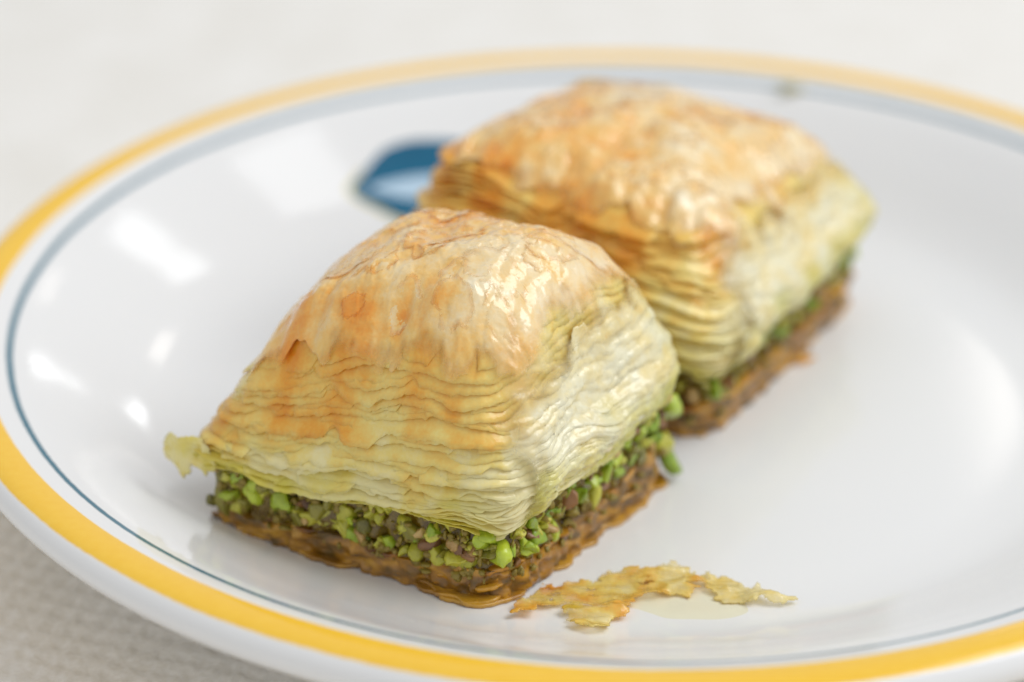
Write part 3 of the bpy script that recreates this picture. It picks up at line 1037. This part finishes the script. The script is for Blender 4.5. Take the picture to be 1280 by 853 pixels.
rng0 = np.random.default_rng(4)
front = Piece('baklava', 'nearer baklava square with glossy golden top and open green pistachio layer', (-18.5, -59.5), (-58.5, -41.6), (5.0, -27),
              (26.5, 19, 26, 26), 16.0, (0.38, 0.56), 3, 52, (-26, -34, 7), tilt=3.0, gexp=3.1)
front.build(random_nuts(rng0, 74, 0.6, 1.65, (0.20, 0.34, 0.34, 0.05, 0.07)),
            random_nuts(rng0, 66, 0.6, 1.5, (0.42, 0.18, 0.2, 0.10, 0.10)), 44, 7)
for a in [(0.825, 15.8, 1.9, 0), (0.753, 14.7, 2.5, 0), (0.69, 14.0, 2.1, 1), (0.95, 13.6, 2.2, 2), (0.881, 12.5, 1.3, 1), (0.588, 15.5, 1.4, 2),
          (0.522, 14.6, 1.3, 1), (0.395, 12.2, 1.3, 1), (0.332, 18.6, 1.1, 0), (0.165, 12.6, 2.3, 1), (0.229, 16.3, 0.7, 4), (0.10, 15, 0.9, 4),
          (0.152, 14.6, 1.0, 3), (0.64, 15.4, 1.6, 3), (0.24, 14.4, 1.5, 3)]:
    front.nut('f', a[0], 0, a[2], a[3], 0.25, a[1])
for a in [(0.20, 13.9, 1.3, 0, 0.3), (0.30, 13.2, 1.4, 0, 0.3), (0.374, 16.2, 1.5, 3, 0.5), (0.44, 15.4, 1.5, 0, 0.4), (0.51, 16.4, 1.4, 0, 0.4),
          (0.58, 16.0, 1.3, 0, 0.4), (0.651, 17.2, 1.6, 0, 0.4), (0.722, 17.7, 1.5, 0, 0.4), (0.80, 18.3, 1.6, 0, 0.4), (0.87, 18.9, 1.6, 0, 0.4),
          (1.0, 18.0, 2.1, 0, 1.0), (0.92, 17.6, 1.5, 3, 0.5), (1.0, 10.4, 1.9, 0, 0.9), (0.92, 14.0, 1.6, 1, 0.5), (0.82, 14.0, 1.4, 2, 0.4), (0.97, 13.6, 1.6, 1, 0.5)]:
    front.nut('r', a[0], 0, a[2], a[3], a[4], a[1])

rear = Piece('baklava', 'farther baklava square, softly blurred, behind the nearer one', (10.5, -18), (-35, 4.5), (38, 28),
             (24, 33, 24, 27), 8.5, (0.45, 0.52), 8, 38, (2, 4, 7), tilt=2.0, gexp=3.0, drape=(1.5, 4.0), fine=420, gold=0.06)
rear.build(random_nuts(rng0, 40, 0.7, 1.4, (0.24, 0.28, 0.34, 0.06, 0.08)),
           random_nuts(rng0, 46, 0.8, 1.5, (0.3, 0.2, 0.26, 0.12, 0.12)), 60, 5)


# ------------------------------------------------------------------ torn flakes
def polyfill(poly, step, seed, fray=0.35, holes=None):
    """grid cells inside an outline, with a frayed border"""
    poly = np.array(poly, float)
    lo, hi = poly.min(0) - step, poly.max(0) + step
    nx, ny = int((hi[0] - lo[0]) / step) + 2, int((hi[1] - lo[1]) / step) + 2
    X, Y = np.meshgrid(lo[0] + np.arange(nx) * step, lo[1] + np.arange(ny) * step, indexing='ij')
    f = grid_faces(nx, ny)
    P = np.stack([X.ravel(), Y.ravel()], 1)
    c = P[f].mean(1)
    w = fray * np.stack([noise(c[:, 0] / 0.7, c[:, 1] / 0.7, 0, seed), noise(c[:, 0] / 0.7, c[:, 1] / 0.7, 5, seed)], 1)
    keep = inside(poly, c[:, 0] + w[:, 0], c[:, 1] + w[:, 1])
    if holes:
        keep &= fbm(c[:, 0] / 2.4, c[:, 1] / 0.8, 0, seed + 7, 3) < holes
    f = f[keep]
    used = np.unique(f)
    mp = -np.ones(len(P), int)
    mp[used] = np.arange(len(used))
    P = P[used]
    P = P + 0.35 * step * np.stack([noise(P[:, 0] * 9, P[:, 1] * 9, 0, seed + 1), noise(P[:, 0] * 9, P[:, 1] * 9, 3, seed + 2)], 1)
    return P, mp[f]


# frayed leaf sticking out at the left corner of the nearer piece
e_f = (front.L - front.N) / front.lu
n_f = np.array([e_f[1], -e_f[0]])
n_f = n_f if n_f[1] < 0 else -n_f
TIP = [(-3.5, 19.0), (-1.5, 22.2), (0.6, 22.6), (2.4, 21.6), (4.2, 21.2), (5.4, 19.9), (5.6, 18.2), (4.9, 17.0), (3.6, 16.7), (3.0, 17.1), (2.6, 15.7),
       (1.7, 15.6), (1.1, 16.6), (0.6, 18.0), (-1.6, 17.0)]
P, f = polyfill(TIP, 0.22, 41)
bend = 0.5 * noise(P[:, 0] / 2, P[:, 1] / 2, 0, 42) + 0.25 * noise(P[:, 0] / 0.8, P[:, 1] / 0.8, 0, 43)
back = 0.2 - 0.10 * np.clip(P[:, 0], 0, 9) ** 1.5 + bend
xy = front.L[None, :] + e_f[None, :] * P[:, :1] + n_f[None, :] * back[:, None]
co, f2, at = shell(np.column_stack([xy, P[:, 1]]), f, 0.2, {'toast': 0.12 + 0.2 * noise(P[:, 0], P[:, 1], 0, 44), 'green': 0.45 + 0.3 * noise(P[:, 0] / 2, P[:, 1] / 2, 0, 45)})
link('loose_flake', make_mesh('loose_flake', co - front.loc, f2, at), M_FILO, front.root)

# long torn strip of soaked pastry lying on the plate
STRAND = [(-17.5, -61.9), (-14.1, -61.1), (-14.2, -59.5), (-10.9, -58.9), (-10.4, -62.8), (-9.2, -64.9), (-7.4, -66.0), (-5.5, -64.9), (-5.7, -63.3), (-4.4, -61.9),
          (-3.0, -61.9), (-2.9, -59.5), (-1.7, -57.0), (0.8, -56.7), (4.0, -56.1), (4.9, -56.7), (5.7, -54.7), (7.6, -54.7), (9.0, -57.5), (11.5, -57.8),
          (14.0, -57.8), (16.1, -58.9), (19.0, -57.8), (18.5, -57.2), (16.3, -57.1), (14.8, -56.1), (13.7, -53.8), (12.7, -54.7), (11.6, -53.0), (10.4, -51.5),
          (8.2, -51.5), (6.2, -51.2), (5.1, -49.5), (3.7, -48.3), (1.5, -49.2), (-0.5, -50.4), (-2.1, -50.1), (-5.3, -50.6), (-6.3, -52.1), (-6.0, -53.0),
          (-8.6, -52.7), (-10.2, -53.0), (-11.5, -53.8), (-13.4, -53.5), (-14.7, -55.5), (-16.9, -58.9)]
P, f = polyfill(STRAND, 0.17, 51, 0.42, 0.85)
x, y = P.T
h = 0.75 + 0.6 * fbm(x / 5, y / 3, 0, 52, 2) + 0.35 * (1 - np.abs(noise(x / 4 + y / 6, y / 1.3, 0, 53))) ** 4 + 0.14 * noise(x / 2.2, y / 0.6, 0, 56) + 0.07 * fbm(x / 0.9, y / 0.9, 0, 54, 2)
z = plate_z(x, y) + np.maximum(h, 0.30)
toast = 0.24 + 0.30 * fbm(x / 3, y / 3, 0, 55, 3) + 0.20 * sstep(-2, -14, x) + 0.12 * np.exp(-((x - 1) / 5) ** 2) - 0.18 * sstep(6, 16, x)
grn = np.clip(1.1 * np.exp(-(((x + 9.6) / 1.3) ** 2 + ((y + 59.5) / 1.6) ** 2)) + 0.15, 0, 1)
STR0 = np.array([-6.0, -58.0, 7.0])
co, f2, at = shell(np.column_stack([x, y, z]), f, 0.16, {'toast': toast, 'green': grn, 'fade': np.clip(0.72 + 0.5 * fbm(x / 2.5, y / 1.0, 0, 58, 2), 0.3, 1)})
strip = link('pastry_strip', make_mesh('pastry_strip', co - STR0, f2, at), M_STRIP)
strip.location = tuple(STR0 * MM)
strip['label'] = 'torn amber strip of flaky pastry lying on the plate by the near corner'
strip['category'] = 'pastry flake'

# pale syrup left on the glaze beside the strip
m, nt = new_mat('thin_syrup')
out = nd(nt, 'ShaderNodeOutputMaterial')
tr = nd(nt, 'ShaderNodeBsdfTransparent')
tr.inputs['Color'].default_value = (0.985, 0.96, 0.84, 1)
gl = nd(nt, 'ShaderNodeBsdfGlossy')
gl.inputs['Roughness'].default_value = 0.06
fr = nd(nt, 'ShaderNodeFresnel', i_IOR=1.12)
mx = nd(nt, 'ShaderNodeMixShader')
nt.links.new(fr.outputs[0], mx.inputs[0])
nt.links.new(tr.outputs[0], mx.inputs[1])
nt.links.new(gl.outputs[0], mx.inputs[2])
nt.links.new(mx.outputs[0], out.inputs['Surface'])
th = np.linspace(0, 2 * math.pi, 72, endpoint=False)
rr = np.linspace(0.02, 1, 12)
TH, RR = np.meshgrid(th, rr, indexing='ij')
o_ = 1 + 0.25 * noise(np.cos(TH) * 1.5, np.sin(TH) * 1.5, 0, 61)
X = 4.5 + 8.0 * RR * o_ * np.cos(TH)
Y = -56.8 + 4.6 * RR * o_ * np.sin(TH)
Z = plate_z(X, Y) + 0.03 + 0.22 * (1 - RR ** 4)
syr = link('syrup_puddle', make_mesh('syrup_puddle', np.stack([X, Y, Z], -1).reshape(-1, 3), grid_faces(72, 12, True), outward='up'), m)
syr['label'] = 'thin pale yellow syrup smear on the plate beside the torn pastry strip'
syr['category'] = 'syrup'

# crumb on the far rim
cr = bpy.data.objects.new('pistachio_crumb', chunk(3, 2))
scene.collection.objects.link(cr)
cr.location = (0.0315, 0.0820, (float(plate_z(31.5, 82.0)) + 0.8) * MM)
cr.scale = (2.6, 1.3, 0.9)
cr.rotation_euler = (0.2, 0.1, 0.4)
cr['label'] = 'small green brown pistachio crumb on the far rim of the plate'
cr['category'] = 'crumb'

CR1, CR2 = (25.9, 7.2), (18.0, -9.6)
# bits fallen at the foot of the farther piece
P, f = polyfill([(-2.2, -0.6), (-0.6, -1.2), (1.2, -0.8), (2.4, 0.2), (0.8, 0.5), (0.2, 1.2), (-1.2, 0.8)], 0.16, 81, 0.4)
x, y = P[:, 0] + CR1[0], P[:, 1] + CR1[1]
z = plate_z(x, y) + 0.7 + 0.45 * noise(x / 1.2, y / 1.2, 0, 82)
co, f2, at = shell(np.column_stack([x, y, z]), f, 0.2, {'toast': 0.5 + 0 * x, 'green': 0 * x, 'fade': 1 + 0 * x})
c0 = np.array([CR1[0], CR1[1], 7.0])
fl = link('pastry_crumb', make_mesh('pastry_crumb', co - c0, f2, at), M_STRIP)
fl.location = tuple(c0 * MM)
fl['label'] = 'tiny amber pastry crumb at the right foot of the farther baklava'
fl['category'] = 'crumb'

# ------------------------------------------------------------------ painted motif on the plate well
BLUE = [(-43.8, 58.7), (-42.5, 63.1), (-40.6, 67.6), (-38.6, 70.0), (-36.6, 71.4), (-34.4, 72.3), (-32.2, 72.9), (-30.1, 73.2), (-27.6, 73.0),
        (-25.0, 71.7), (-23.2, 68.3), (-23.9, 62.9), (-26.9, 59.0), (-30.2, 56.8), (-34.2, 55.6), (-37.5, 55.3), (-40.2, 56.8)]
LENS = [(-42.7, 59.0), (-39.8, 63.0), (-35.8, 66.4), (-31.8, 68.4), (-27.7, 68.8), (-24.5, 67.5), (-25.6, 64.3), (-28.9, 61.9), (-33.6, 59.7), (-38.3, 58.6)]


def closed(pts, sub=5):
    pts = np.array(pts)
    n = len(pts)
    r = []
    for i in range(n):
        p0, p1, p2, p3 = pts[i - 1], pts[i], pts[(i + 1) % n], pts[(i + 2) % n]
        for t in np.linspace(0, 1, sub, endpoint=False):
            r.append(0.5 * (2 * p1 + (p2 - p0) * t + (2 * p0 - 5 * p1 + 4 * p2 - p3) * t * t + (3 * p1 - p0 - 3 * p2 + p3) * t ** 3))
    return np.array(r)[::-1]


B_ = closed(BLUE)
B_ = B_.mean(0) + (B_ - B_.mean(0)) * 1.04
B_[:, 0] = B_[:, 0].min() + (B_[:, 0] - B_[:, 0].min()) * 1.3
cB = B_.mean(0)
edge = B_ + (B_ - cB) / np.linalg.norm(B_ - cB, axis=1, keepdims=True) * (1.3 + 0.5 * noise(B_[:, 0] / 1.5, B_[:, 1] / 1.5, 0, 71))[:, None]
decal('painted_outline', edge, glaze_material('ochre_green_glaze', srgb(196, 190, 140), srgb(222, 212, 170)), 0.03)
decal('painted_motif', B_, glaze_material('cobalt_glaze', srgb(0, 84, 116), srgb(0, 106, 142)), 0.06)
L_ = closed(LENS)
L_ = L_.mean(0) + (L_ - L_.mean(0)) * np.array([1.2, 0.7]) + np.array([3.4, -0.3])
decal('painted_reflection', L_, glaze_material('pale_blue_reflection', srgb(168, 200, 224), srgb(196, 218, 234)), 0.09)  # pale lens: window reflection on the glaze, painted as colour over the motif
